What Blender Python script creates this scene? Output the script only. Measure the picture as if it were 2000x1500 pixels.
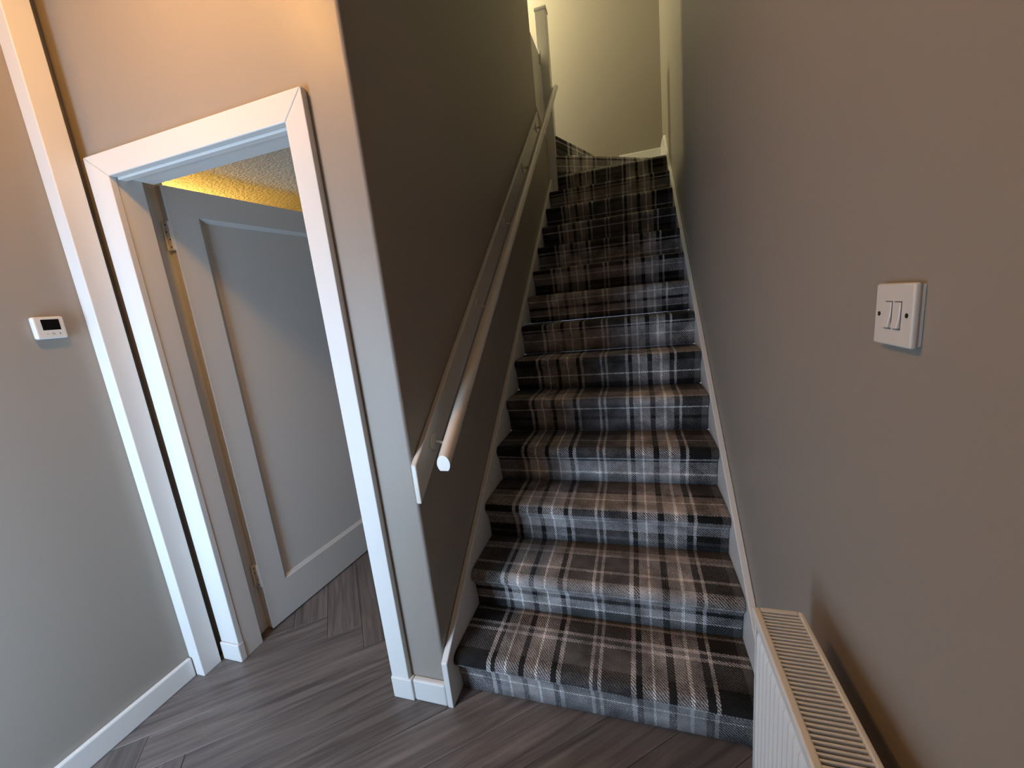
import bpy, bmesh, math, random
from mathutils import Matrix, Vector, Euler

for o in list(bpy.data.objects):
    bpy.data.objects.remove(o)
S = bpy.context.scene
COL = S.collection
random.seed(7)

# ---------------------------------------------------------------- camera
cd = bpy.data.cameras.new('camera')
cd.sensor_width = 36.0
cd.lens = 779.2 / 2000 * 36.0
cd.clip_start = 0.02
cam = bpy.data.objects.new('camera', cd)
cam.location = (0.70317, -1.0546, 1.40165)
cam.rotation_euler = Euler((1.37385, 0.10269, 0.29029), 'XYZ')
COL.objects.link(cam)
S.camera = cam

# ---------------------------------------------------------------- world, daylight, exposure
w = bpy.data.worlds.new('World')
S.world = w
w.use_nodes = True
w.node_tree.nodes['Background'].inputs[0].default_value = (0.55, 0.68, 0.95, 1)
w.node_tree.nodes['Background'].inputs[1].default_value = 1.0
S.view_settings.view_transform = 'Standard'
S.view_settings.look = 'None'
S.view_settings.gamma = 1
S.view_settings.use_curve_mapping = False
S.view_settings.exposure = 0.6


def area_light(name, loc, rot, sx, sy, power, col):
    l = bpy.data.lights.new(name, 'AREA')
    l.shape = 'RECTANGLE'
    l.size, l.size_y = sx, sy
    l.energy = power
    l.color = col
    o = bpy.data.objects.new(name, l)
    o.location = loc
    o.rotation_euler = rot
    COL.objects.link(o)
    return o


def bulb_light(name, loc, power, col, r):
    l = bpy.data.lights.new(name, 'POINT')
    l.energy = power
    l.color = col
    l.shadow_soft_size = r
    o = bpy.data.objects.new(name, l)
    o.location = loc
    COL.objects.link(o)
    return o


# daylight coming through the glazed front door behind the camera
DOOR_GLASS = (-1.10, -0.45, 0.10, 1.70)      # x0 x1 z0 z1 of the glazing in the rear wall
area_light('daylight', (-0.775, -1.58, 0.90), (math.radians(90), 0, 0), 0.62, 1.56, 37, (0.53, 0.75, 1.0))
HALL_LAMP = (-0.42, -0.60, 2.60)
bulb_light('hall_bulb_light', HALL_LAMP, 17.5, (1.0, 0.48, 0.105), 0.06)
LANDING_LAMP = (-0.9, 3.05, 4.62)
bulb_light('landing_bulb_light', LANDING_LAMP, 88, (1.0, 0.90, 0.52), 0.05)
CUP_LAMP = (-1.55, 0.50, 1.965)
bulb_light('cupboard_bulb_light', CUP_LAMP, 18, (1.0, 0.60, 0.14), 0.03)


# ---------------------------------------------------------------- materials
def mat(name, col, rough=0.5, spec=0.5, metal=0.0):
    m = bpy.data.materials.new(name)
    m.use_nodes = True
    b = m.node_tree.nodes['Principled BSDF']
    b.inputs['Base Color'].default_value = (*col, 1)
    b.inputs['Roughness'].default_value = rough
    b.inputs['Specular IOR Level'].default_value = spec
    b.inputs['Metallic'].default_value = metal
    return m


def N(m, t, **kw):
    n = m.node_tree.nodes.new(t)
    for k, v in kw.items():
        setattr(n, k, v)
    return n


def L(m, a, b):
    m.node_tree.links.new(a, b)


def add_bump(m, scale, strength, dist=0.002, detail=3, coord='Object', stretch=None):
    tc = N(m, 'ShaderNodeTexCoord')
    nz = N(m, 'ShaderNodeTexNoise')
    nz.inputs['Scale'].default_value = scale
    nz.inputs['Detail'].default_value = detail
    if stretch:
        mp = N(m, 'ShaderNodeMapping')
        mp.inputs['Scale'].default_value = stretch
        L(m, tc.outputs[coord], mp.inputs[0])
        L(m, mp.outputs[0], nz.inputs['Vector'])
    else:
        L(m, tc.outputs[coord], nz.inputs['Vector'])
    bp = N(m, 'ShaderNodeBump')
    bp.inputs['Strength'].default_value = strength
    bp.inputs['Distance'].default_value = dist
    L(m, nz.outputs[0], bp.inputs['Height'])
    L(m, bp.outputs[0], m.node_tree.nodes['Principled BSDF'].inputs['Normal'])
    return nz


M = {}
M['taupe'] = mat('taupe_wall_paint', (0.300, 0.268, 0.232), 0.46, 0.4)
add_bump(M['taupe'], 55, 0.12, 0.003)
M['ceil'] = mat('white_ceiling_paint', (0.72, 0.71, 0.68), 0.7)
add_bump(M['ceil'], 80, 0.1)
M['white'] = mat('white_satin_paint', (0.70, 0.69, 0.67), 0.28)
add_bump(M['white'], 30, 0.05, 0.002)
M['door'] = mat('door_paint', (0.60, 0.60, 0.585), 0.35)
add_bump(M['door'], 40, 0.05, 0.002)
M['rail'] = mat('rail_gloss_paint', (0.66, 0.63, 0.57), 0.25)
add_bump(M['rail'], 60, 0.06, 0.002)
M['enamel'] = mat('radiator_enamel', (0.72, 0.72, 0.70), 0.25)
M['inner_shade'] = mat('radiator_inner_shade', (0.12, 0.12, 0.12), 0.5, metal=0.2)  # radiator is white inside; shade of its depth is put into this colour
M['plastic'] = mat('white_plastic', (0.66, 0.64, 0.60), 0.3)
M['screen'] = mat('black_screen', (0.004, 0.004, 0.004), 0.12)
M['mark'] = mat('grey_print', (0.12, 0.12, 0.12), 0.5)
M['screw'] = mat('dark_screw_hole', (0.03, 0.022, 0.015), 0.5, metal=0.3)
M['chrome'] = mat('bracket_metal', (0.70, 0.67, 0.62), 0.25, metal=0.1)
M['sub'] = mat('dark_joint', (0.035, 0.03, 0.03), 0.8)
M['artex'] = mat('textured_plaster', (0.48, 0.45, 0.39), 0.75)
add_bump(M['artex'], 60, 1.0, 0.012, 5, stretch=(1, 2.5, 1))
M['dark'] = mat('bare_timber', (0.22, 0.17, 0.12), 0.7)


def wood_floor():
    m = mat('grey_brown_vinyl_plank', (0.1, 0.09, 0.08), 0.36, 0.4)
    b = m.node_tree.nodes['Principled BSDF']
    tc = N(m, 'ShaderNodeTexCoord')
    oi = N(m, 'ShaderNodeObjectInfo')
    mp = N(m, 'ShaderNodeMapping')
    mp.inputs['Scale'].default_value = (1.6, 26, 1)
    ad = N(m, 'ShaderNodeVectorMath', operation='ADD')
    ml = N(m, 'ShaderNodeVectorMath', operation='SCALE')
    cb = N(m, 'ShaderNodeCombineXYZ')
    L(m, oi.outputs['Random'], cb.inputs[0])
    L(m, oi.outputs['Random'], cb.inputs[1])
    L(m, cb.outputs[0], ml.inputs[0])
    ml.inputs['Scale'].default_value = 37.0
    L(m, tc.outputs['Object'], ad.inputs[0])
    L(m, ml.outputs[0], ad.inputs[1])
    L(m, ad.outputs[0], mp.inputs[0])
    nz = N(m, 'ShaderNodeTexNoise')
    nz.inputs['Scale'].default_value = 1.6
    nz.inputs['Detail'].default_value = 7
    nz.inputs['Roughness'].default_value = 0.6
    nz.inputs['Distortion'].default_value = 0.6
    L(m, mp.outputs[0], nz.inputs['Vector'])
    cr = N(m, 'ShaderNodeValToRGB')
    e = cr.color_ramp.elements
    e[0].position = 0.30
    e[0].color = (0.066, 0.056, 0.053, 1)
    e[1].position = 0.72
    e[1].color = (0.195, 0.168, 0.155, 1)
    x = e.new(0.5)
    x.color = (0.126, 0.108, 0.101, 1)
    L(m, nz.outputs[0], cr.inputs[0])
    hs = N(m, 'ShaderNodeHueSaturation')
    mr = N(m, 'ShaderNodeMapRange')
    mr.inputs[3].default_value = 0.85
    mr.inputs[4].default_value = 1.15
    L(m, oi.outputs['Random'], mr.inputs[0])
    L(m, mr.outputs[0], hs.inputs['Value'])
    L(m, cr.outputs[0], hs.inputs['Color'])
    L(m, hs.outputs[0], b.inputs['Base Color'])
    bp = N(m, 'ShaderNodeBump')
    bp.inputs['Strength'].default_value = 0.12
    bp.inputs['Distance'].default_value = 0.001
    L(m, nz.outputs[0], bp.inputs['Height'])
    L(m, bp.outputs[0], b.inputs['Normal'])
    return m


M['plank'] = wood_floor()

# plaid carpet: a warp sett across the stair, a weft sett along the run, woven as a twill
DK = (0.020, 0.0195, 0.0195)
MD = (0.105, 0.100, 0.102)
LT = (0.40, 0.375, 0.375)
BR = (0.37, 0.33, 0.31)
GR = (0.54, 0.52, 0.52)
WH = (0.92, 0.90, 0.87)
VD = (0.013, 0.0125, 0.0125)


def ramp(m, stops, fac):
    cr = N(m, 'ShaderNodeValToRGB')
    cr.color_ramp.interpolation = 'CONSTANT'
    e = cr.color_ramp.elements
    e[0].position = stops[0][0]
    e[0].color = (*stops[0][1], 1)
    e[1].position = stops[1][0]
    e[1].color = (*stops[1][1], 1)
    for p, c in stops[2:]:
        k = e.new(p)
        k.color = (*c, 1)
    L(m, fac, cr.inputs[0])
    return cr


def carpet():
    m = mat('plaid_wool_carpet', (0.05, 0.05, 0.05), 0.95, 0.1)
    b = m.node_tree.nodes['Principled BSDF']
    b.inputs['Sheen Weight'].default_value = 0.05
    uv = N(m, 'ShaderNodeUVMap')
    uv.uv_map = 'UVMap'
    # slight wobble of the threads
    nzw = N(m, 'ShaderNodeTexNoise')
    nzw.inputs['Scale'].default_value = 160
    nzw.inputs['Detail'].default_value = 2
    L(m, uv.outputs[0], nzw.inputs['Vector'])
    sb = N(m, 'ShaderNodeVectorMath', operation='SUBTRACT')
    sb.inputs[1].default_value = (0.5, 0.5, 0.5)
    L(m, nzw.outputs['Color'], sb.inputs[0])
    sc = N(m, 'ShaderNodeVectorMath', operation='SCALE')
    sc.inputs['Scale'].default_value = 0.007
    L(m, sb.outputs[0], sc.inputs[0])
    ad = N(m, 'ShaderNodeVectorMath', operation='ADD')
    L(m, uv.outputs[0], ad.inputs[0])
    L(m, sc.outputs[0], ad.inputs[1])
    sp = N(m, 'ShaderNodeSeparateXYZ')
    L(m, ad.outputs[0], sp.inputs[0])
    warp = [(0.0, DK), (0.150, GR), (0.166, DK), (0.182, LT), (0.215, WH), (0.224, BR), (0.268, DK), (0.287, BR),
            (0.325, WH), (0.334, LT), (0.381, DK), (0.400, GR), (0.416, MD), (0.508, GR), (0.521, MD), (0.536, GR),
            (0.549, MD), (0.643, GR), (0.658, DK), (0.676, LT), (0.709, WH), (0.718, LT), (0.757, DK), (0.778, LT),
            (0.820, WH), (0.829, LT), (0.866, DK), (0.888, GR), (0.902, VD), (0.985, MD)]
    cw = ramp(m, warp, sp.outputs[0])
    P = 2.52
    fr = N(m, 'ShaderNodeMath', operation='DIVIDE')
    fr.inputs[1].default_value = P
    L(m, sp.outputs[1], fr.inputs[0])
    fc = N(m, 'ShaderNodeMath', operation='FRACT')
    L(m, fr.outputs[0], fc.inputs[0])
    sr_ = N(m, 'ShaderNodeMath', operation='MULTIPLY')
    sr_.inputs[1].default_value = P
    L(m, fc.outputs[0], sr_.inputs[0])
    W3 = [[(0, LT), (.066, WH), (.074, LT), (.125, DK), (.135, GR), (.147, DK), (.215, MD), (.300, GR), (.312, MD),
           (.330, GR), (.342, DK), (.395, GR), (.405, MD), (.454, WH), (.462, LT), (.495, DK), (.510, LT), (.552, WH),
           (.563, BR), (.610, MD), (.655, GR), (.667, MD), (.753, GR), (.765, LT), (.783, GR), (.795, MD)],
          [(.84, DK), (.862, MD), (.875, DK), (.905, LT), (.949, WH), (.957, LT), (.985, VD), (1.015, BR), (1.089, WH),
           (1.095, BR), (1.145, DK), (1.160, MD), (1.26, LT), (1.299, WH), (1.307, LT), (1.365, DK), (1.375, GR),
           (1.388, VD), (1.460, MD), (1.524, GR), (1.532, MD), (1.600, DK), (1.665, GR)],
          [(1.68, MD), (1.735, DK), (1.750, MD), (1.794, WH), (1.802, MD), (1.860, GR), (1.870, BR), (1.960, MD),
           (2.100, DK), (2.125, MD), (2.164, WH), (2.172, MD), (2.235, DK), (2.275, BR), (2.360, LT), (2.420, MD), (2.47, DK)]]
    cur = None
    for n_, st in enumerate(W3):
        mr_ = N(m, 'ShaderNodeMapRange')
        mr_.inputs[1].default_value = 0.84 * n_
        mr_.inputs[2].default_value = 0.84 * (n_ + 1)
        L(m, sr_.outputs[0], mr_.inputs[0])
        rp_ = ramp(m, [(max(0.0, (p - 0.84 * n_) / 0.84), c) for p, c in st], mr_.outputs[0])
        if cur is None:
            cur = rp_.outputs[0]
        else:
            gt = N(m, 'ShaderNodeMath', operation='GREATER_THAN')
            gt.inputs[1].default_value = 0.84 * n_
            L(m, sr_.outputs[0], gt.inputs[0])
            mxx = N(m, 'ShaderNodeMix', data_type='RGBA')
            L(m, gt.outputs[0], mxx.inputs[0])
            L(m, cur, mxx.inputs[6])
            L(m, rp_.outputs[0], mxx.inputs[7])
            cur = mxx.outputs[2]
    # twill: diagonal bands choose warp or weft
    tw = N(m, 'ShaderNodeMath', operation='ADD')
    L(m, sp.outputs[0], tw.inputs[0])
    L(m, sp.outputs[1], tw.inputs[1])
    tm = N(m, 'ShaderNodeMath', operation='MULTIPLY')
    tm.inputs[1].default_value = 1 / 0.0105
    L(m, tw.outputs[0], tm.inputs[0])
    tf = N(m, 'ShaderNodeMath', operation='FRACT')
    L(m, tm.outputs[0], tf.inputs[0])
    mr = N(m, 'ShaderNodeMapRange')
    mr.interpolation_type = 'SMOOTHSTEP'
    mr.inputs[1].default_value = 0.38
    mr.inputs[2].default_value = 0.62
    mr.inputs[3].default_value = 0.08
    mr.inputs[4].default_value = 0.85
    L(m, tf.outputs[0], mr.inputs[0])
    mx = N(m, 'ShaderNodeMix', data_type='RGBA')
    L(m, mr.outputs[0], mx.inputs[0])
    L(m, cw.outputs[0], mx.inputs[6])
    L(m, cur, mx.inputs[7])
    # tufts: light and dark flecks, worn cloudy patches
    nz = N(m, 'ShaderNodeTexNoise')
    nz.inputs['Scale'].default_value = 330
    nz.inputs['Detail'].default_value = 3
    L(m, uv.outputs[0], nz.inputs['Vector'])
    n2 = N(m, 'ShaderNodeTexNoise')
    n2.inputs['Scale'].default_value = 11
    n2.inputs['Detail'].default_value = 3
    L(m, uv.outputs[0], n2.inputs['Vector'])
    am = N(m, 'ShaderNodeMath', operation='MULTIPLY')
    L(m, nz.outputs[0], am.inputs[0])
    L(m, n2.outputs[0], am.inputs[1])
    m2 = N(m, 'ShaderNodeMapRange')
    m2.inputs[1].default_value = 0.1
    m2.inputs[2].default_value = 0.42
    m2.inputs[3].default_value = 0.30
    m2.inputs[4].default_value = 1.85
    L(m, am.outputs[0], m2.inputs[0])
    hs = N(m, 'ShaderNodeHueSaturation')
    L(m, m2.outputs[0], hs.inputs['Value'])
    L(m, mx.outputs[2], hs.inputs['Color'])
    L(m, hs.outputs[0], b.inputs['Base Color'])
    bp = N(m, 'ShaderNodeBump')
    bp.inputs['Strength'].default_value = 0.7
    bp.inputs['Distance'].default_value = 0.003
    L(m, nz.outputs[0], bp.inputs['Height'])
    L(m, bp.outputs[0], b.inputs['Normal'])
    return m


M['carpet'] = carpet()


def pane_mat():
    m = bpy.data.materials.new('clear_pane')
    m.use_nodes = True
    nt = m.node_tree
    nt.nodes.remove(nt.nodes['Principled BSDF'])
    out = nt.nodes['Material Output']
    t = N(m, 'ShaderNodeBsdfTransparent')
    g = N(m, 'ShaderNodeBsdfGlossy')
    g.inputs['Roughness'].default_value = 0.02
    x = N(m, 'ShaderNodeMixShader')
    x.inputs[0].default_value = 0.06
    L(m, t.outputs[0], x.inputs[1])
    L(m, g.outputs[0], x.inputs[2])
    L(m, x.outputs[0], out.inputs[0])
    return m


M['pane'] = pane_mat()


def glow_mat(name, col, s):
    m = mat(name, (0.8, 0.8, 0.75), 0.4)
    b = m.node_tree.nodes['Principled BSDF']
    b.inputs['Emission Color'].default_value = (*col, 1)
    b.inputs['Emission Strength'].default_value = s
    return m


# ---------------------------------------------------------------- mesh helpers
def link(name, me, material, parent=None):
    o = bpy.data.objects.new(name, me)
    COL.objects.link(o)
    if material is not None and len(me.materials) == 0:
        me.materials.append(material)
    if parent is not None:
        o.parent = parent
        r = parent
        t = Matrix.Identity(4)
        chain = []
        while r is not None:
            chain.append(r)
            r = r.parent
        for r in reversed(chain):
            t = t @ r.matrix_parent_inverse @ r.matrix_basis
        o.matrix_parent_inverse = t.inverted()
    return o


def from_bm(name, bm, material, parent=None, smooth=False, hard=False):
    me = bpy.data.meshes.new(name)
    bmesh.ops.recalc_face_normals(bm, faces=bm.faces[:])
    bm.to_mesh(me)
    bm.free()
    if smooth:
        for p in me.polygons:
            p.use_smooth = True
        try:
            me.set_sharp_from_angle(angle=math.radians(40))
        except Exception:
            pass
    if hard:
        big = max(p.area for p in me.polygons)
        for p in me.polygons:
            if p.area > 0.03 * big or max(abs(c) for c in p.normal) > 0.9999:
                p.use_smooth = False
    return link(name, me, material, parent)


def bm_box(bm, lo, hi, bevel=0.0, seg=2):
    r = bmesh.ops.create_cube(bm, size=1)
    vs = r['verts']
    for v in vs:
        v.co = Vector([lo[i] + (hi[i] - lo[i]) * (v.co[i] + 0.5) for i in range(3)])
    if bevel > 0:
        es = list({e for v in vs for e in v.link_edges})
        bmesh.ops.bevel(bm, geom=es, offset=bevel, segments=seg, affect='EDGES', profile=0.5)
    return vs


def box(name, lo, hi, material, parent=None, bevel=0.0, seg=2):
    bm = bmesh.new()
    bm_box(bm, lo, hi, bevel, seg)
    return from_bm(name, bm, material, parent, smooth=bevel > 0, hard=bevel > 0)


def bm_prism(bm, poly, axis, a, b):
    """poly: 2D points in the two remaining axes (in order), extruded along axis from a to b"""
    def P(q, t):
        if axis == 'x':
            return (t, q[0], q[1])
        if axis == 'y':
            return (q[0], t, q[1])
        return (q[0], q[1], t)
    va = [bm.verts.new(P(q, a)) for q in poly]
    vb = [bm.verts.new(P(q, b)) for q in poly]
    n = len(poly)
    bm.faces.new(va)
    bm.faces.new(vb[::-1])
    for i in range(n):
        bm.faces.new((va[i], vb[i], vb[(i + 1) % n], va[(i + 1) % n]))


def prism(name, poly, axis, a, b, material, parent=None, bevel=0.0, smooth=False):
    bm = bmesh.new()
    bm_prism(bm, poly, axis, a, b)
    if bevel:
        bmesh.ops.recalc_face_normals(bm, faces=bm.faces[:])
        bmesh.ops.bevel(bm, geom=bm.edges[:], offset=bevel, segments=2, affect='EDGES', profile=0.5)
    return from_bm(name, bm, material, parent, smooth=smooth or bevel > 0, hard=bevel > 0)


def bm_tube(bm, pts, prof, up=Vector((0, 0, 1)), caps=True):
    """sweep a closed 2D profile (side, up) along points"""
    rings = []
    n = len(pts)
    for i, p in enumerate(pts):
        p = Vector(p)
        d = (Vector(pts[min(i + 1, n - 1)]) - Vector(pts[max(i - 1, 0)])).normalized()
        s = d.cross(up)
        if s.length < 1e-4:
            s = d.cross(Vector((0, 1, 0)))
        s.normalize()
        u = s.cross(d)
        rings.append([bm.verts.new(p + s * a + u * c) for a, c in prof])
    k = len(prof)
    for a, b in zip(rings, rings[1:]):
        for j in range(k):
            bm.faces.new((a[j], a[(j + 1) % k], b[(j + 1) % k], b[j]))
    if caps:
        bm.faces.new(rings[0])
        bm.faces.new(rings[-1][::-1])


def circ(r, n=16):
    return [(r * math.cos(2 * math.pi * i / n), r * math.sin(2 * math.pi * i / n)) for i in range(n)]


def disc(name, c, axis, r, t, material, parent=None, n=20, bevel=0.0):
    bm = bmesh.new()
    d = Vector(axis).normalized()
    up = Vector((0, 0, 1)) if abs(d.z) < 0.9 else Vector((0, 1, 0))
    c = Vector(c)
    if bevel:
        pts = [c, c + d * (t - bevel), c + d * t]
        rr = [r, r, r - bevel]
        rings = []
        s = d.cross(up).normalized()
        u = s.cross(d)
        for p, q in zip(pts, rr):
            rings.append([bm.verts.new(p + s * a + u * b) for a, b in circ(q, n)])
        for a, b in zip(rings, rings[1:]):
            for j in range(n):
                bm.faces.new((a[j], a[(j + 1) % n], b[(j + 1) % n], b[j]))
        bm.faces.new(rings[0])
        bm.faces.new(rings[-1][::-1])
    else:
        bm_tube(bm, [c, c + d * t], circ(r, n), up)
    return from_bm(name, bm, material, parent, smooth=True)


def empty(name, loc):
    o = bpy.data.objects.new(name, None)
    o.empty_display_size = 0.1
    o.location = loc
    COL.objects.link(o)
    return o


def tag(o, label=None, cat=None, group=None, kind=None):
    if label:
        o['label'] = label
    if cat:
        o['category'] = cat
    if group:
        o['group'] = group
    if kind:
        o['kind'] = kind
    return o


def struct(o, label=None, cat=None):
    return tag(o, label, cat, kind='structure')


# ---------------------------------------------------------------- key dimensions (metres)
XL = -1.152            # left wall face
XR = 1.043             # right wall face
YR = -1.40             # rear wall face (behind the camera)
YB = 3.68              # wall behind the winders
ZC = 2.70              # hall ceiling
ZT = 5.05              # stairwell ceiling
R, G, Y1 = 0.18, 0.2236, 0.0201   # riser, going, first nosing
NO = 0.0427            # nosing overhang
X0, X1 = 0.024, 1.0192  # carpet edges
YE = 2.55              # end of the left stair wall

# ================================================================ STRUCTURE
# ---- left wall, right wall
struct(box('wall_left', (XL - 0.12, YR - 0.12, -0.02), (XL, 0.10, ZC), M['taupe']), 'taupe painted wall with the thermostat', 'wall')
struct(box('wall_right', (XR, YR - 0.12, -0.02), (XR + 0.12, YB + 0.12, ZT), M['taupe']), 'long taupe painted wall with the light switch and radiator', 'wall')

# ---- front wall with the cupboard door opening and the rounded outer corner at the stair
LX0, LX1, LZ = -1.084, -0.188, 2.0      # rough opening
fw = empty('wall_front', (-0.5, 0.05, 0))
struct(fw, 'taupe wall around the open cupboard door', 'wall')
box('plaster_panel', (XL, 0, 0), (LX0, 0.10, ZC), M['taupe'], fw)
box('plaster_panel', (LX0, 0, LZ), (LX1, 0.10, ZC), M['taupe'], fw)
arc = [(LX1, 0.10), (LX1, 0.0)]
cr_ = 0.012
for i in range(7):
    a = math.pi / 2 * i / 6
    arc.append((-cr_ + cr_ * math.sin(a), cr_ - cr_ * math.cos(a)))
arc.append((0.0, 0.10))
prism('corner_pier', arc, 'z', 0, ZC, M['taupe'], fw, smooth=True)
# wall between cupboard and stairs, ending where the winders turn left
SPZ = 2.90
bm = bmesh.new()
bm_prism(bm, [(0.10, 0), (YE, 0), (2.93, 0), (2.93, SPZ - 0.06), (YE, SPZ + 0.07), (YE, ZT), (-0.0, ZT), (-0.0, ZC), (0.10, ZC)], 'x', -0.10, 0.0)
struct(from_bm('wall_stair_left', bm, M['taupe']), 'taupe wall carrying the white handrail beside the stairs', 'wall')
# header above hall ceiling closing the stairwell towards the hall
struct(box('wall_header', (0.0, -0.10, ZC), (XR, 0.0, ZT), M['taupe']), 'taupe wall above the hall ceiling', 'wall')
struct(box('wall_back', (-2.6, YB, 2.2), (XR, YB + 0.12, ZT), M['taupe']), 'taupe wall behind the turning steps', 'wall')
struct(box('wall_landing_end', (-2.72, 2.4, 2.2), (-2.6, YB + 0.12, ZT), M['taupe']), 'taupe end wall of the upper landing', 'wall')
struct(box('wall_landing_side', (-2.6, 2.43, 2.2), (-0.10, YE, ZT), M['taupe']), 'taupe wall along the upper landing', 'wall')
# rear wall with the glazed front door
gx0, gx1, gz0, gz1 = DOOR_GLASS
rw = empty('wall_rear', (0, YR - 0.06, 0))
struct(rw, 'taupe wall with the glazed front door', 'wall')
box('plaster_panel', (XL, YR - 0.12, 0), (gx0, YR, ZC), M['taupe'], rw)
box('plaster_panel', (gx1, YR - 0.12, 0), (XR, YR, ZC), M['taupe'], rw)
box('plaster_panel', (gx0, YR - 0.12, 0), (gx1, YR, gz0), M['taupe'], rw)
box('plaster_panel', (gx0, YR - 0.12, gz1), (gx1, YR, ZC), M['taupe'], rw)
win = empty('window_1', ((gx0 + gx1) / 2, YR - 0.06, gz0))
struct(win, 'white framed window in the rear wall', 'window')
t_ = 0.045
box('window_frame', (gx0, YR - 0.09, gz0), (gx0 + t_, YR - 0.03, gz1), M['white'], win)
box('window_frame', (gx1 - t_, YR - 0.09, gz0), (gx1, YR - 0.03, gz1), M['white'], win)
box('window_frame', (gx0 + t_, YR - 0.09, gz0), (gx1 - t_, YR - 0.03, gz0 + t_), M['white'], win)
box('window_frame', (gx0 + t_, YR - 0.09, gz1 - t_), (gx1 - t_, YR - 0.03, gz1), M['white'], win)
box('pane', (gx0 + t_, YR - 0.062, gz0 + t_), (gx1 - t_, YR - 0.058, gz1 - t_), M['pane'], win)
# ceilings
struct(box('ceiling', (XL, YR, ZC), (XR, -0.10, ZC + 0.1), M['ceil']), 'white hall ceiling', 'ceiling')
struct(box('ceiling_front', (XL, -0.10, ZC), (0.0, 0.10, ZC + 0.1), M['ceil']), 'white hall ceiling above the cupboard door', 'ceiling')
struct(box('ceiling_stair', (-2.6, -0.10, ZT), (XR, YB, ZT + 0.1), M['ceil']), 'white stairwell ceiling', 'ceiling')
# cupboard shell
struct(box('wall_cupboard_left', (-1.92, 0.10, 0), (-1.82, 2.1, 2.3), M['taupe']), 'wall inside the cupboard behind the door', 'wall')
struct(box('wall_cupboard_back', (-1.92, 2.1, 0), (-0.10, 2.2, 2.3), M['taupe']), 'wall at the back of the cupboard', 'wall')
struct(box('wall_cupboard_front', (-1.92, 0.0, 0), (XL - 0.12, 0.10, 2.3), M['taupe']), 'wall inside the cupboard beside the door', 'wall')
struct(box('ceiling_cupboard', (-1.82, 0.10, 2.09), (-0.10, 2.1, 2.2), M['artex']), 'stippled plaster ceiling inside the cupboard', 'ceiling')

# ---- floor: herringbone planks over a dark bed
fl = box('floor', (-1.92, YR, -0.06), (XR, 2.1, -0.005), M['sub'])
struct(fl, 'grey brown wood effect herringbone floor', 'floor')
PW, PN = 0.150, 6
PL = PW * PN
ang = math.radians(41)
A = Vector((math.cos(ang), math.sin(ang)))
B = Vector((-math.sin(ang), math.cos(ang)))
ORG = Vector((-0.486, 0.145))       # an inner plank corner seen in the doorway


def clip(poly, ax, val, keep_less):
    out = []
    for i in range(len(poly)):
        p, q = poly[i], poly[(i + 1) % len(poly)]
        ip = (p[ax] <= val) if keep_less else (p[ax] >= val)
        iq = (q[ax] <= val) if keep_less else (q[ax] >= val)
        if ip:
            out.append(p)
        if ip != iq:
            t = (val - p[ax]) / (q[ax] - p[ax])
            out.append(p + (q - p) * t)
    return out


def plank(p, q, horiz):
    g = 0.0006
    if horiz:
        c = [(p + g / PW, q + g / PW), (p + PN - g / PW, q + g / PW), (p + PN - g / PW, q + 1 - g / PW), (p + g / PW, q + 1 - g / PW)]
        d = A
    else:
        c = [(p + g / PW, q + g / PW), (p + 1 - g / PW, q + g / PW), (p + 1 - g / PW, q + PN - g / PW), (p + g / PW, q + PN - g / PW)]
        d = B
    w_ = [ORG + A * (a * PW) + B * (b * PW) for a, b in c]
    mid = sum(w_, Vector((0, 0))) / 4
    if min(v.x for v in w_) > 0.05 and min(v.y for v in w_) > 0.1:
        return
    for ax, v, k in ((0, XL, False), (0, XR, True), (1, YR, False), (1, 2.1, True)):
        w_ = clip(w_, ax, v, k)
        if len(w_) < 3:
            return
    ar = abs(sum(w_[i].x * w_[(i + 1) % len(w_)].y - w_[(i + 1) % len(w_)].x * w_[i].y for i in range(len(w_)))) / 2
    if ar < 0.0008:
        return
    th = math.atan2(d.y, d.x)
    ro = Matrix.Rotation(-th, 2)
    bm = bmesh.new()
    loc = [ro @ (v - mid) for v in w_]
    bm_prism(bm, [(v.x, v.y) for v in loc], 'z', -0.004, 0.0)
    bmesh.ops.recalc_face_normals(bm, faces=bm.faces[:])
    te = [e for e in bm.edges if all(abs(v.co.z) < 1e-6 for v in e.verts)]
    bmesh.ops.bevel(bm, geom=te, offset=0.0009, segments=1, affect='EDGES')
    o = from_bm('plank', bm, M['plank'], None)
    o.location = (mid.x, mid.y, 0)
    o.rotation_euler = (0, 0, th)
    o.parent = fl


for q in range(-34, 35):
    for p in range(-34, 35):
        k = (p + q) % (2 * PN)
        if k == PN:
            plank(p, q, True)
        if k == 0:
            plank(p, q, False)

# ---- skirting boards and trims
def skirting(name, poly_axis, lo, hi, label):
    return struct(box(name, lo, hi, M['white'], None, 0.006), label, 'skirting board')


skirting('baseboard_left', None, (XL, YR, 0), (XL + 0.02, -0.120, 0.091), 'white skirting board under the thermostat wall')
skirting('baseboard_front', None, (-0.132, -0.0226, 0), (0.0, 0.0, 0.091), 'short white skirting board at the foot of the corner pier')
skirting('baseboard_right', None, (XR - 0.02, YR, 0), (XR, -0.025, 0.091), 'white skirting board behind the radiator')
skirting('baseboard_back', None, (0.62, YB - 0.018, 15 * R), (XR - 0.024, YB, 15 * R + 0.10), 'short skirting board behind the turning steps')
tr = struct(box('trim_1', (XL, -0.117, 0), (-1.091, -0.042, ZC), M['white'], None, 0.003), 'full height white boxed pipe cover beside the cupboard door', 'trim')

# ================================================================ CUPBOARD DOOR
XO0, XI0, XI1, XO1 = -1.090, -0.988, -0.218, -0.145
ZT0, ZI = 2.046, 1.970
AY = -0.0235
d1 = empty('door_1', (-0.6, 0.05, 0))
struct(d1, 'white cupboard door standing open in its architrave', 'door')


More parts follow.
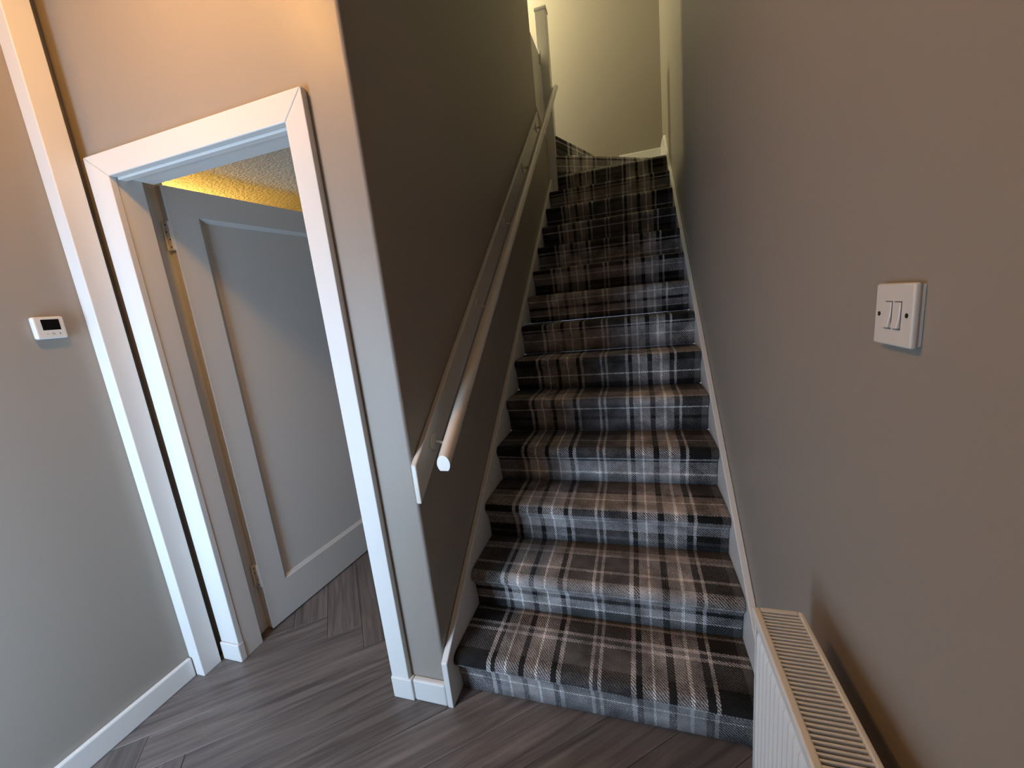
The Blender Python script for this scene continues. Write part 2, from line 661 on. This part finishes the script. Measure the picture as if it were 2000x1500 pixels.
def frame_piece(name, poly, y0, y1, parent, mt=M['white'], bev=0.003):
    return prism(name, poly, 'y', y0, y1, mt, parent, bevel=bev)


frame_piece('architrave', [(XO0, 0.087), (XI0, 0.087), (XI0, ZI), (XO0, ZT0)], AY, 0.0, d1)
frame_piece('architrave', [(XI1, 0.087), (XO1, 0.087), (XO1, ZT0), (XI1, ZI)], AY, 0.0, d1)
frame_piece('architrave', [(XO0, ZT0), (XI0, ZI), (XI1, ZI), (XO1, ZT0)], AY, 0.0, d1)
box('plinth_block', (XO0 - 0.003, -0.030, 0), (XI0 + 0.002, 0.0, 0.086), M['white'], d1, 0.004)
box('plinth_block', (XI1 - 0.003, -0.028, 0), (-0.1335, 0.0, 0.091), M['white'], d1, 0.004)
# lining and stops
LB = 0.118
box('door_lining', (XI0 - 0.054, 0.0, 0), (XI0 - 0.002, 0.080, ZI + 0.03), M['white'], d1, 0.002)
box('door_lining', (XI1 + 0.002, 0.0, 0), (XI1 + 0.030, LB, ZI + 0.03), M['white'], d1, 0.002)
box('door_lining', (XI0 - 0.034, 0.0, ZI + 0.031), (XI0 - 0.002, LB, ZI + 0.045), M['white'], d1)
box('door_lining', (XI0 - 0.002, 0.0, ZI + 0.004), (XI1 + 0.002, LB, ZI + 0.030), M['white'], d1, 0.002)
box('door_stop', (XI0 - 0.002, 0.004, ZI - 0.006), (XI1 + 0.002, 0.030, ZI + 0.004), M['white'], d1, 0.002)
# hinge rebate strip of the lining
box('rebate_strip', (-1.083, 0.0, 0.0), (-1.043, 0.136, 2.06), M['white'], d1, 0.002)
box('hinge_gap_light_block', (-1.105, 0.101, 0.0), (-1.048, 0.19, 2.06), M['white'], d1, 0.001)  # added behind the leaf to stop cupboard light leaking through the hinge gap
# leaf in its own frame: local x along width, y thickness, z up
DH = math.radians(90 - 84)
Dv = Vector((0.110, 0.994, 0)).normalized()
Nv = Vector((Dv.y, -Dv.x, 0))          # face towards the opening (+x)
DO = Vector((-1.002, 0.150, 0.006))


def dpt(s, n, z):
    v = DO + Dv * s + Nv * n
    return Vector((v.x, v.y, z))


def dbox(bm, s0, s1, n0, n1, z0, z1, bev=0.0):
    vs = bm_box(bm, (s0, n0, z0), (s1, n1, z1), bev)
    return vs


def to_door(bm):
    for v in bm.verts:
        v.co = dpt(v.co.x, v.co.y, v.co.z)


DW, DZ0, DZ1 = 0.815, 0.008, 1.985
ST = 0.108
bm = bmesh.new()
# frame ring with a bevelled moulding into the recessed field
outer = [(0, DZ0), (DW, DZ0), (DW, DZ1), (0, DZ1)]
inner = [(ST, 0.196), (DW - ST, 0.196), (DW - ST, 1.880), (ST, 1.880)]
inn2 = [(ST + 0.016, 0.212), (DW - ST - 0.016, 0.212), (DW - ST - 0.016, 1.864), (ST + 0.016, 1.864)]
vo = [bm.verts.new((s, 0, z)) for s, z in outer]
vi = [bm.verts.new((s, 0, z)) for s, z in inner]
v2 = [bm.verts.new((s, -0.011, z)) for s, z in inn2]
ob = [bm.verts.new((s, -0.038, z)) for s, z in outer]
i2 = [bm.verts.new((s, -0.038, z)) for s, z in inn2]
for i in range(4):
    j = (i + 1) % 4
    bm.faces.new((vo[i], vo[j], vi[j], vi[i]))
    bm.faces.new((vi[i], vi[j], v2[j], v2[i]))
    bm.faces.new((ob[i], ob[j], vo[j], vo[i]))
    bm.faces.new((ob[i], ob[j], i2[j], i2[i]))
    bm.faces.new((v2[i], v2[j], i2[j], i2[i]))
to_door(bm)
leaf = from_bm('door_leaf', bm, M['door'], d1)
bm = bmesh.new()
bm_box(bm, (ST + 0.004, -0.030, 0.200), (DW - ST - 0.004, -0.0145, 1.876))
to_door(bm)
from_bm('door_panel', bm, M['door'], leaf)
for hz in (1.800, 0.290):
    bm = bmesh.new()
    bm_box(bm, (-0.007, -0.032, hz - 0.055), (0.0005, -0.003, hz + 0.055), 0.001)
    to_door(bm)
    hg = from_bm('hinge', bm, M['white'], leaf, True)
    tag(hg, 'painted butt hinge')
    for s, dz in ((-0.022, 0.042), (-0.026, 0.016), (-0.013, -0.014), (-0.017, -0.042)):
        c = dpt(-0.0068, s, hz + dz)
        disc('hinge_screw', c, -Dv, 0.0032, 0.0012, M['screw'], leaf, 10)
    for dz in (-0.02, 0.02):
        pass
    bm = bmesh.new()
    a0, b0 = dpt(-0.008, -0.036, hz - 0.052), dpt(-0.008, -0.036, hz + 0.052)
    bm_tube(bm, [a0, b0], circ(0.0035, 12))
    from_bm('hinge_knuckle', bm, M['white'], leaf, True)

# ================================================================ STAIRCASE
stairs = empty('staircase', (0.52, 0.06, 0))
tag(stairs, 'straight flight of plaid carpeted steps turning left at the top', 'staircase')


def step_profile():
    pts = [(NO, 0.0), (NO - 0.004, 0.05), (NO - 0.012, 0.105)]
    # rounded nosing
    cy, cz, r = 0.027, R - 0.028, 0.027
    for i in range(9):
        a = math.radians(205 - i * 115 / 8)
        pts.append((cy + r * math.cos(a), cz + r * 1.03 * math.sin(a)))
    pts.append((0.09, R + 0.001))
    pts.append((0.16, R))
    pts.append((G + NO + 0.006, R - 0.001))
    return pts


PROF = step_profile()
plen = [0.0]
for a, b in zip(PROF, PROF[1:]):
    plen.append(plen[-1] + math.hypot(b[0] - a[0], b[1] - a[1]))
STEP_S = plen[-1] - 0.006


def carpet_step(i, x0, x1):
    """one wrapped step: profile strip with rounded side edges, plus back and underside"""
    bm = bmesh.new()
    uvl = bm.loops.layers.uv.new('UVMap')
    y0, z0 = Y1 + (i - 1) * G, (i - 1) * R
    e = 0.006
    xs = [(x0, -e), (x0 + 0.002, -0.002), (x0 + 0.008, 0)] + [(x0 + (x1 - x0) * k / 8, 0) for k in range(1, 8)] + [(x1 - 0.008, 0), (x1 - 0.002, -0.002), (x1, -e)]
    # normals of the profile (pointing out)
    nn = []
    for k in range(len(PROF)):
        a = PROF[max(k - 1, 0)]
        b = PROF[min(k + 1, len(PROF) - 1)]
        t = Vector((b[0] - a[0], b[1] - a[1])).normalized()
        nn.append(Vector((-t.y, t.x)))
    rnd = random.Random(i * 31)
    wob = [rnd.uniform(-0.0025, 0.0025) for _ in xs]
    grid = []
    for q, (x, off) in enumerate(xs):
        row = []
        for k, (y, z) in enumerate(PROF):
            o = off + (wob[q] if 3 <= k <= 12 and abs(off) < 1e-6 else 0) * 0.6
            row.append(bm.verts.new((x, y0 + y + nn[k].x * o, z0 + z + nn[k].y * o)))
        grid.append(row)
    for q in range(len(xs) - 1):
        for k in range(len(PROF) - 1):
            f = bm.faces.new((grid[q][k], grid[q + 1][k], grid[q + 1][k + 1], grid[q][k + 1]))
            f.smooth = True
            for lp, (qq, kk) in zip(f.loops, ((q, k), (q + 1, k), (q + 1, k + 1), (q, k + 1))):
                lp[uvl].uv = (xs[qq][0], ((i - 1) + plen[kk] / STEP_S) * 0.42)
    # underside and back close the block
    yb, zb = y0 + G + NO + 0.006, z0
    b0, b1 = bm.verts.new((x0, yb, zb)), bm.verts.new((x1, yb, zb))
    bm.faces.new([grid[0][k] for k in range(len(PROF))] + [b0])
    bm.faces.new([grid[-1][k] for k in range(len(PROF))] + [b1])
    bm.faces.new((grid[0][-1],) + tuple(grid[q][-1] for q in range(1, len(xs))) + (b1, b0))
    bm.faces.new(tuple(grid[q][0] for q in range(len(xs))) + (b1, b0))
    for f in bm.faces:
        for lp in f.loops:
            if lp[uvl].uv.length < 1e-9:
                lp[uvl].uv = (lp.vert.co.x, (i - 1) * STEP_S)
    me = bpy.data.meshes.new('carpeted_step')
    bmesh.ops.recalc_face_normals(bm, faces=bm.faces[:])
    bm.to_mesh(me)
    bm.free()
    return link('carpeted_step', me, M['carpet'], stairs)


for i in range(1, 14):
    carpet_step(i, X0, X1)


def winder(i, poly, z0, z1, v_off):
    bm = bmesh.new()
    bm_prism(bm, poly, 'z', z0, z1)
    bmesh.ops.recalc_face_normals(bm, faces=bm.faces[:])
    te = [e for e in bm.edges if all(abs(v.co.z - z1) < 1e-6 for v in e.verts)]
    bmesh.ops.bevel(bm, geom=te, offset=0.02, segments=4, affect='EDGES', profile=0.5)
    uvl = bm.loops.layers.uv.new('UVMap')
    for f in bm.faces:
        up = abs(f.normal.z) > 0.7
        for lp in f.loops:
            c = lp.vert.co
            lp[uvl].uv = (c.x, v_off + (c.z - z0) + (c.y if up else 0) * 1.0)
    me = bpy.data.meshes.new('carpeted_winder')
    bmesh.ops.recalc_face_normals(bm, faces=bm.faces[:])
    bm.to_mesh(me)
    bm.free()
    return link('carpeted_winder', me, M['carpet'], stairs)


y14 = Y1 + 13 * G
NX = 0.076
n15a, n15b = Vector((NX, 2.930)), Vector((XR - 0.003, 3.66))
n16a, n16b = Vector((NX, 2.960)), Vector((0.345, YB - 0.002))
winder(14, [(NX, y14), (XR - 0.026, y14), (XR - 0.026, 3.640), (n15b.x - 0.04, n15b.y - 0.02), (NX, 2.945)], 13 * R, 14 * R, 13 * STEP_S)
winder(15, [(n15a.x, n15a.y), (XR - 0.026, 3.640), (XR - 0.026, YB - 0.004), (0.31, YB - 0.004), (NX, 2.985)], 14 * R - 0.03, 15 * R, 14 * STEP_S)
winder(16, [(NX, 2.962), (n16b.x, n16b.y), (NX - 0.02, YB - 0.004), (NX - 0.02, 3.03)], 15 * R - 0.03, 16 * R, 15 * STEP_S)

# stringers (white boards each side)
SL = 0.783


def stringer_poly(y0, z_at, y1, drop):
    zt = lambda y: z_at + SL * (y - y0)
    return zt


zt = lambda y: 0.652 + SL * (y - 0.568)
ya, yb_ = -0.0235, 2.928
lo = [(yb_, zt(yb_) - 0.34), (0.42, zt(0.42) - 0.53), (0.40, 0.0), (ya, 0.0)]
sl = prism('stringer', [(ya, 0.0), (ya, zt(ya)), (yb_, zt(yb_)), (yb_, zt(yb_) - 0.34), (0.40, 0.0)], 'x', 0.001, X0, M['white'], stairs, bevel=0.003)
tag(sl, 'white stringer board on the handrail side')
zr = lambda y: 0.361 + 0.788 * (y - 0.225)
ya = -0.0235
cap = [(ya, 0.0), (ya, zr(ya)), (3.10, zr(3.10))]
for k in range(1, 7):
    t = k / 6
    cap.append((3.10 + 0.12 * t, zr(3.10) + 0.1 * t + 0.035 * math.sin(t * math.pi / 2)))
cap += [(3.25, zr(3.10) + 0.13), (3.27, 2.72), (YB - 0.004, 2.72), (YB - 0.004, 2.62), (3.30, 2.40), (0.40, 0.0)]
cap = [(ya, 0.0), (ya, zr(ya)), (3.08, zr(3.08)), (3.16, zr(3.08) + 0.072), (3.26, 2.775), (3.40, 2.80), (YB - 0.002, 2.80), (YB - 0.002, 2.50), (3.2, 2.30), (0.40, 0.0)]
sr = prism('stringer', cap, 'x', X1, XR - 0.001, M['white'], stairs, bevel=0.003)
tag(sr, 'white stringer board along the light switch wall')

# newel post and boarded balustrade at the top of the left wall
bal = empty('balustrade', (0.02, 2.93, 13 * R))
tag(bal, 'white newel post and boarded panel at the turn of the stairs', 'balustrade')
nw = box('newel_post', (-0.022, 2.931, 13 * R), (NX - 0.002, 3.026, 3.86), M['white'], bal, 0.004)
box('newel_cap', (-0.028, 2.924, 3.86), (NX + 0.004, 3.032, 3.885), M['white'], nw, 0.006)
bp_ = prism('balustrade_panel', [(YE, SPZ + 0.072), (2.928, SPZ - 0.058), (2.928, 3.50), (YE, 3.50)], 'x', -0.045, 0.002, M['white'], bal, bevel=0.003)
box('panel_catch', (0.002, 2.86, 3.42), (0.018, 2.885, 3.53), M['white'], bp_, 0.003)

# ================================================================ HANDRAIL
hr = empty('handrail', (0.01, 0.0, 0.8))
tag(hr, 'white mopstick handrail on a sloping back board beside the stairs', 'handrail')
bt = lambda y: 0.932 + 0.785 * (y + 0.013)
prism('back_board', [(-0.013, bt(-0.013)), (2.50, bt(2.50)), (2.50, bt(2.50) - 0.134), (-0.013, bt(-0.013) - 0.134)], 'x', 0.0005, 0.020, M['rail'], hr, bevel=0.004)
RX = 0.1005
rs = 0.785
ra = (0.02, 0.925)
rz = lambda y: ra[1] + rs * (y - ra[0])
mop = []
rr = 0.023
for i in range(18):
    a = math.radians(-52 + i * 284 / 17)
    mop.append((rr * math.cos(a), rr * math.sin(a)))
RY1 = 3.03
bm = bmesh.new()
d = Vector((0, 1, rs)).normalized()
# lower end cut plumb: shear first ring so its face is vertical
pts = [(RX, ra[0], ra[1])] + [(RX, ra[0] + (RY1 - ra[0]) * k / 10, rz(ra[0] + (RY1 - ra[0]) * k / 10)) for k in range(1, 11)]
bm_tube(bm, pts, mop)
bm.verts.ensure_lookup_table()
for v in list(bm.verts)[:len(mop)]:
    t = (ra[0] - v.co.y) / d.y
    v.co += d * t
from_bm('rail', bm, M['rail'], hr, True)
for k in range(5):
    yb0 = 0.121 + 0.567 * k
    zb0 = bt(yb0) - 0.073
    br = disc('bracket', (0.0205, yb0, zb0), (1, 0, 0), 0.032, 0.006, M['chrome'], hr, 20, 0.002)
    bm = bmesh.new()
    yr_ = yb0 + 0.012
    zz = rz(yr_) - 0.0245
    path = [(0.026, yb0, zb0), (0.055, yb0, zb0 - 0.004), (0.080, yb0 + 0.004, (zb0 + zz) / 2 - 0.008 if zz > zb0 else zb0), (RX, yr_, zz)]
    bm_tube(bm, path, circ(0.0055, 10))
    from_bm('bracket_arm', bm, M['chrome'], br, True)
    bm = bmesh.new()
    bm_tube(bm, [(RX, yr_ - 0.03, rz(yr_ - 0.03) - 0.0265), (RX, yr_ + 0.03, rz(yr_ + 0.03) - 0.0265)],
            [(-0.014, -0.003), (0.014, -0.003), (0.014, 0.003), (-0.014, 0.003)])
    from_bm('bracket_saddle', bm, M['chrome'], br)

# ================================================================ RADIATOR
rad = empty('radiator', (0.95, -0.75, 0.158))
tag(rad, 'white panel radiator with a slatted top grille on the right wall', 'radiator')
RF, RB = 0.905, 0.993
RZ0, RZ1 = 0.158, 0.758
RY0, RYE = -1.285, -0.262
bm = bmesh.new()
nF = 46
cols = nF * 8
z_rows = [RZ0 + 0.012, RZ0 + 0.035, RZ0 + 0.045, RZ0 + 0.055, RZ0 + 0.065, RZ1 - 0.075, RZ1 - 0.063, RZ1 - 0.053, RZ1 - 0.045, RZ1 - 0.035, RZ1 - 0.020]
g = []
ys0, ys1 = RY0 + 0.018, RYE - 0.018
for c in range(cols + 1):
    t = c / cols
    y = ys0 + (ys1 - ys0) * t
    ph = (c % 8) / 8
    bulge = max(0.0, math.sin(math.pi * min(1, ph / 0.80))) ** 0.6 if ph < 0.8 else 0.0
    row = []
    for z in z_rows:
        dt = min(z - (RZ0 + 0.035), (RZ1 - 0.035) - z)
        arch = 0.040 * (1 - bulge * 0.55)
        mk = max(0.0, min(1.0, (dt - (arch - 0.030)) / 0.016))
        row.append(bm.verts.new((RF + 0.010 - 0.009 * bulge * mk, y, z)))
    g.append(row)
for a, b in zip(g, g[1:]):
    for k in range(len(z_rows) - 1):
        f = bm.faces.new((a[k], a[k + 1], b[k + 1], b[k]))
from_bm('front_panel', bm, M['enamel'], rad, True)
box('inner_channel', (RF + 0.012, RY0 + 0.02, RZ0 + 0.015), (RF + 0.022, RYE - 0.02, RZ1 - 0.030), M['inner_shade'], rad)
box('back_panel', (RB - 0.016, RY0 + 0.02, RZ0 + 0.015), (RB - 0.008, RYE - 0.02, RZ1 - 0.030), M['enamel'], rad, 0.002)
# convector fins seen through the grille
nf = 52
for k in range(nf):
    y = RY0 + 0.03 + (RYE - RY0 - 0.06) * k / (nf - 1)
    box('convector_fin', (RF + 0.026, y - 0.0006, RZ0 + 0.06), (RB - 0.020, y + 0.0006, RZ1 - 0.09), M['inner_shade'], rad)
# end panels
for y0, y1 in ((RYE - 0.004, RYE), (RY0, RY0 + 0.004)):
    box('side_panel', (RF + 0.006, y0, RZ0 + 0.02), (RB - 0.004, y1, RZ1 - 0.012), M['enamel'], rad, 0.0012)
# top grille: frame and slats
gf = empty('x', (0, 0, 0))
bpy.data.objects.remove(gf)
bm = bmesh.new()
bm_box(bm, (RF, RY0, RZ1 - 0.022), (RF + 0.0135, RYE, RZ1), 0.003)
bm_box(bm, (RB - 0.010, RY0, RZ1 - 0.020), (RB, RYE, RZ1), 0.003)
bm_box(bm, (RF + 0.0135, RYE - 0.010, RZ1 - 0.018), (RB - 0.010, RYE, RZ1), 0.0015)
bm_box(bm, (RF + 0.0135, RY0, RZ1 - 0.018), (RB - 0.010, RY0 + 0.010, RZ1), 0.0015)
gr = from_bm('top_grille', bm, M['enamel'], rad, True, True)
ns = int((RYE - RY0 - 0.02) / 0.0082)
me0 = None
for k in range(ns):
    y = RYE - 0.010 - 0.0060 - k * 0.0082
    if y < RY0 + 0.012:
        break
    if me0 is None:
        bm = bmesh.new()
        bm_box(bm, (RF + 0.0125, -0.0019, RZ1 - 0.007), (RB - 0.009, 0.0019, RZ1 - 0.001), 0.0007, 1)
        o = from_bm('slat', bm, M['enamel'], gr)
        me0 = o.data
        o.location = (0, y, 0)
    else:
        o = link('slat', me0, None, gr)
        o.location = (0, y, 0)
for y in (-0.42, -1.12):
    box('wall_bracket', (RB - 0.008, y - 0.012, 0.25), (XR - 0.001, y + 0.012, 0.50), M['enamel'], rad)
# valve and pipe at the stair end
bm = bmesh.new()
bm_tube(bm, [(0.955, -0.262, 0.19), (0.955, -0.225, 0.19), (0.955, -0.215, 0.17), (0.955, -0.215, 0.0)], circ(0.0075, 12), Vector((1, 0, 0)))
from_bm('pipe', bm, M['chrome'], rad, True)
bm = bmesh.new()
bm_tube(bm, [(0.955, -0.252, 0.19), (0.955, -0.205, 0.19)], circ(0.014, 14))
from_bm('valve', bm, M['plastic'], rad, True)

# ================================================================ LIGHT SWITCH
sw = empty('light_switch', (XR, -0.3947, 1.336))
tag(sw, 'white two gang rocker light switch plate on the taupe wall', 'light switch')
sy, sz, hs_ = -0.3947, 1.3361, 0.0412
box('pattress', (XR - 0.006, sy - hs_ + 0.002, sz - hs_ + 0.002), (XR, sy + hs_ - 0.002, sz + hs_ - 0.002), M['plastic'], sw, 0.001)
pl = box('plate', (XR - 0.0130, sy - hs_, sz - hs_), (XR - 0.005, sy + hs_, sz + hs_), M['plastic'], sw, 0.003, 3)
for c in (sy + 0.0085, sy - 0.0115):
    bm = bmesh.new()
    w2 = 0.0068
    bm_prism(bm, [(XR - 0.0128, sz - 0.017), (XR - 0.0128, sz + 0.017), (XR - 0.0145, sz + 0.017), (XR - 0.0150, sz), (XR - 0.0175, sz - 0.016), (XR - 0.0170, sz - 0.017)], 'y', c - w2, c + w2)
    bmesh.ops.recalc_face_normals(bm, faces=bm.faces[:])
    bmesh.ops.bevel(bm, geom=bm.edges[:], offset=0.0008, segments=1, affect='EDGES')
    rk = from_bm('rocker', bm, M['plastic'], sw)
    box('rocker_gap', (XR - 0.01335, c - w2 - 0.0008, sz - 0.0188), (XR - 0.0130, c + w2 + 0.0008, sz + 0.0182), M['mark'], pl)
for c in (sy + 0.030, sy - 0.030):
    disc('screw', (XR - 0.0128, c, sz + 0.0005), (-1, 0, 0), 0.0032, 0.0006, M['screw'], sw, 12)

# ================================================================ THERMOSTAT
th = empty('thermostat', (XL, -0.22, 1.485))
tag(th, 'small white digital thermostat with a blank black screen', 'thermostat')
ty0, ty1, tz0, tz1 = -0.259, -0.183, 1.447, 1.519
tb = box('body', (XL + 0.002, ty0, tz0), (XL + 0.023, ty1, tz1), M['plastic'], th, 0.006, 3)
box('wall_plate', (XL, ty0 + 0.006, tz0 + 0.006), (XL + 0.004, ty1 - 0.006, tz1 - 0.006), M['plastic'], th)
box('screen', (XL + 0.0222, -0.2405, 1.475), (XL + 0.0236, -0.1965, 1.5095), M['screen'], th, 0.0004, 1)
# minus, ring and plus key marks under the screen
box('key_mark', (XL + 0.0228, -0.2345, 1.4622), (XL + 0.0233, -0.2295, 1.4632), M['mark'], th)
box('key_mark', (XL + 0.0228, -0.2045, 1.4622), (XL + 0.0233, -0.1995, 1.4634), M['mark'], th)
box('key_mark', (XL + 0.0228, -0.2026, 1.4603), (XL + 0.0233, -0.2014, 1.4653), M['mark'], th)
bm = bmesh.new()
ring = [(XL + 0.0230, -0.2180 + 0.0032 * math.cos(a * math.pi / 8), 1.4628 + 0.0032 * math.sin(a * math.pi / 8)) for a in range(17)]
bm_tube(bm, ring, circ(0.0004, 6), Vector((1, 0, 0)))
from_bm('key_mark', bm, M['mark'], th)

# ================================================================ LAMPS (outside the picture, where the light comes from)
def pendant(loc, zc, name, label, col, s):
    e = empty(name, (loc[0], loc[1], zc))
    tag(e, label, 'lamp')
    disc('ceiling_rose', (loc[0], loc[1], zc - 0.025), (0, 0, 1), 0.045, 0.025, M['plastic'], e, 20)
    bm = bmesh.new()
    bm_tube(bm, [(loc[0], loc[1], zc - 0.02), (loc[0], loc[1], loc[2] + 0.07)], circ(0.004, 8), Vector((0, 1, 0)))
    from_bm('flex', bm, M['plastic'], e, True)
    bm = bmesh.new()
    bm_tube(bm, [(loc[0], loc[1], loc[2] + 0.045), (loc[0], loc[1], loc[2] + 0.085)], circ(0.018, 14), Vector((0, 1, 0)))
    from_bm('lamp_holder', bm, M['plastic'], e, True)


cl = empty('ceiling_lamp', (HALL_LAMP[0], HALL_LAMP[1], ZC))
tag(cl, 'small round fitting on the hall ceiling', 'lamp')
disc('lamp_base', (HALL_LAMP[0], HALL_LAMP[1], ZC - 0.022), (0, 0, 1), 0.06, 0.022, M['plastic'], cl, 24)
disc('lamp_holder', (HALL_LAMP[0], HALL_LAMP[1], ZC - 0.034), (0, 0, 1), 0.02, 0.012, M['plastic'], cl, 16)
pendant(LANDING_LAMP, ZT, 'pendant_lamp', 'pendant bulb hanging above the upper landing', (1, .8, .4), 5)
pendant(CUP_LAMP, 2.09, 'pendant_lamp', 'bulb hanging inside the cupboard', (1, .6, .2), 5)
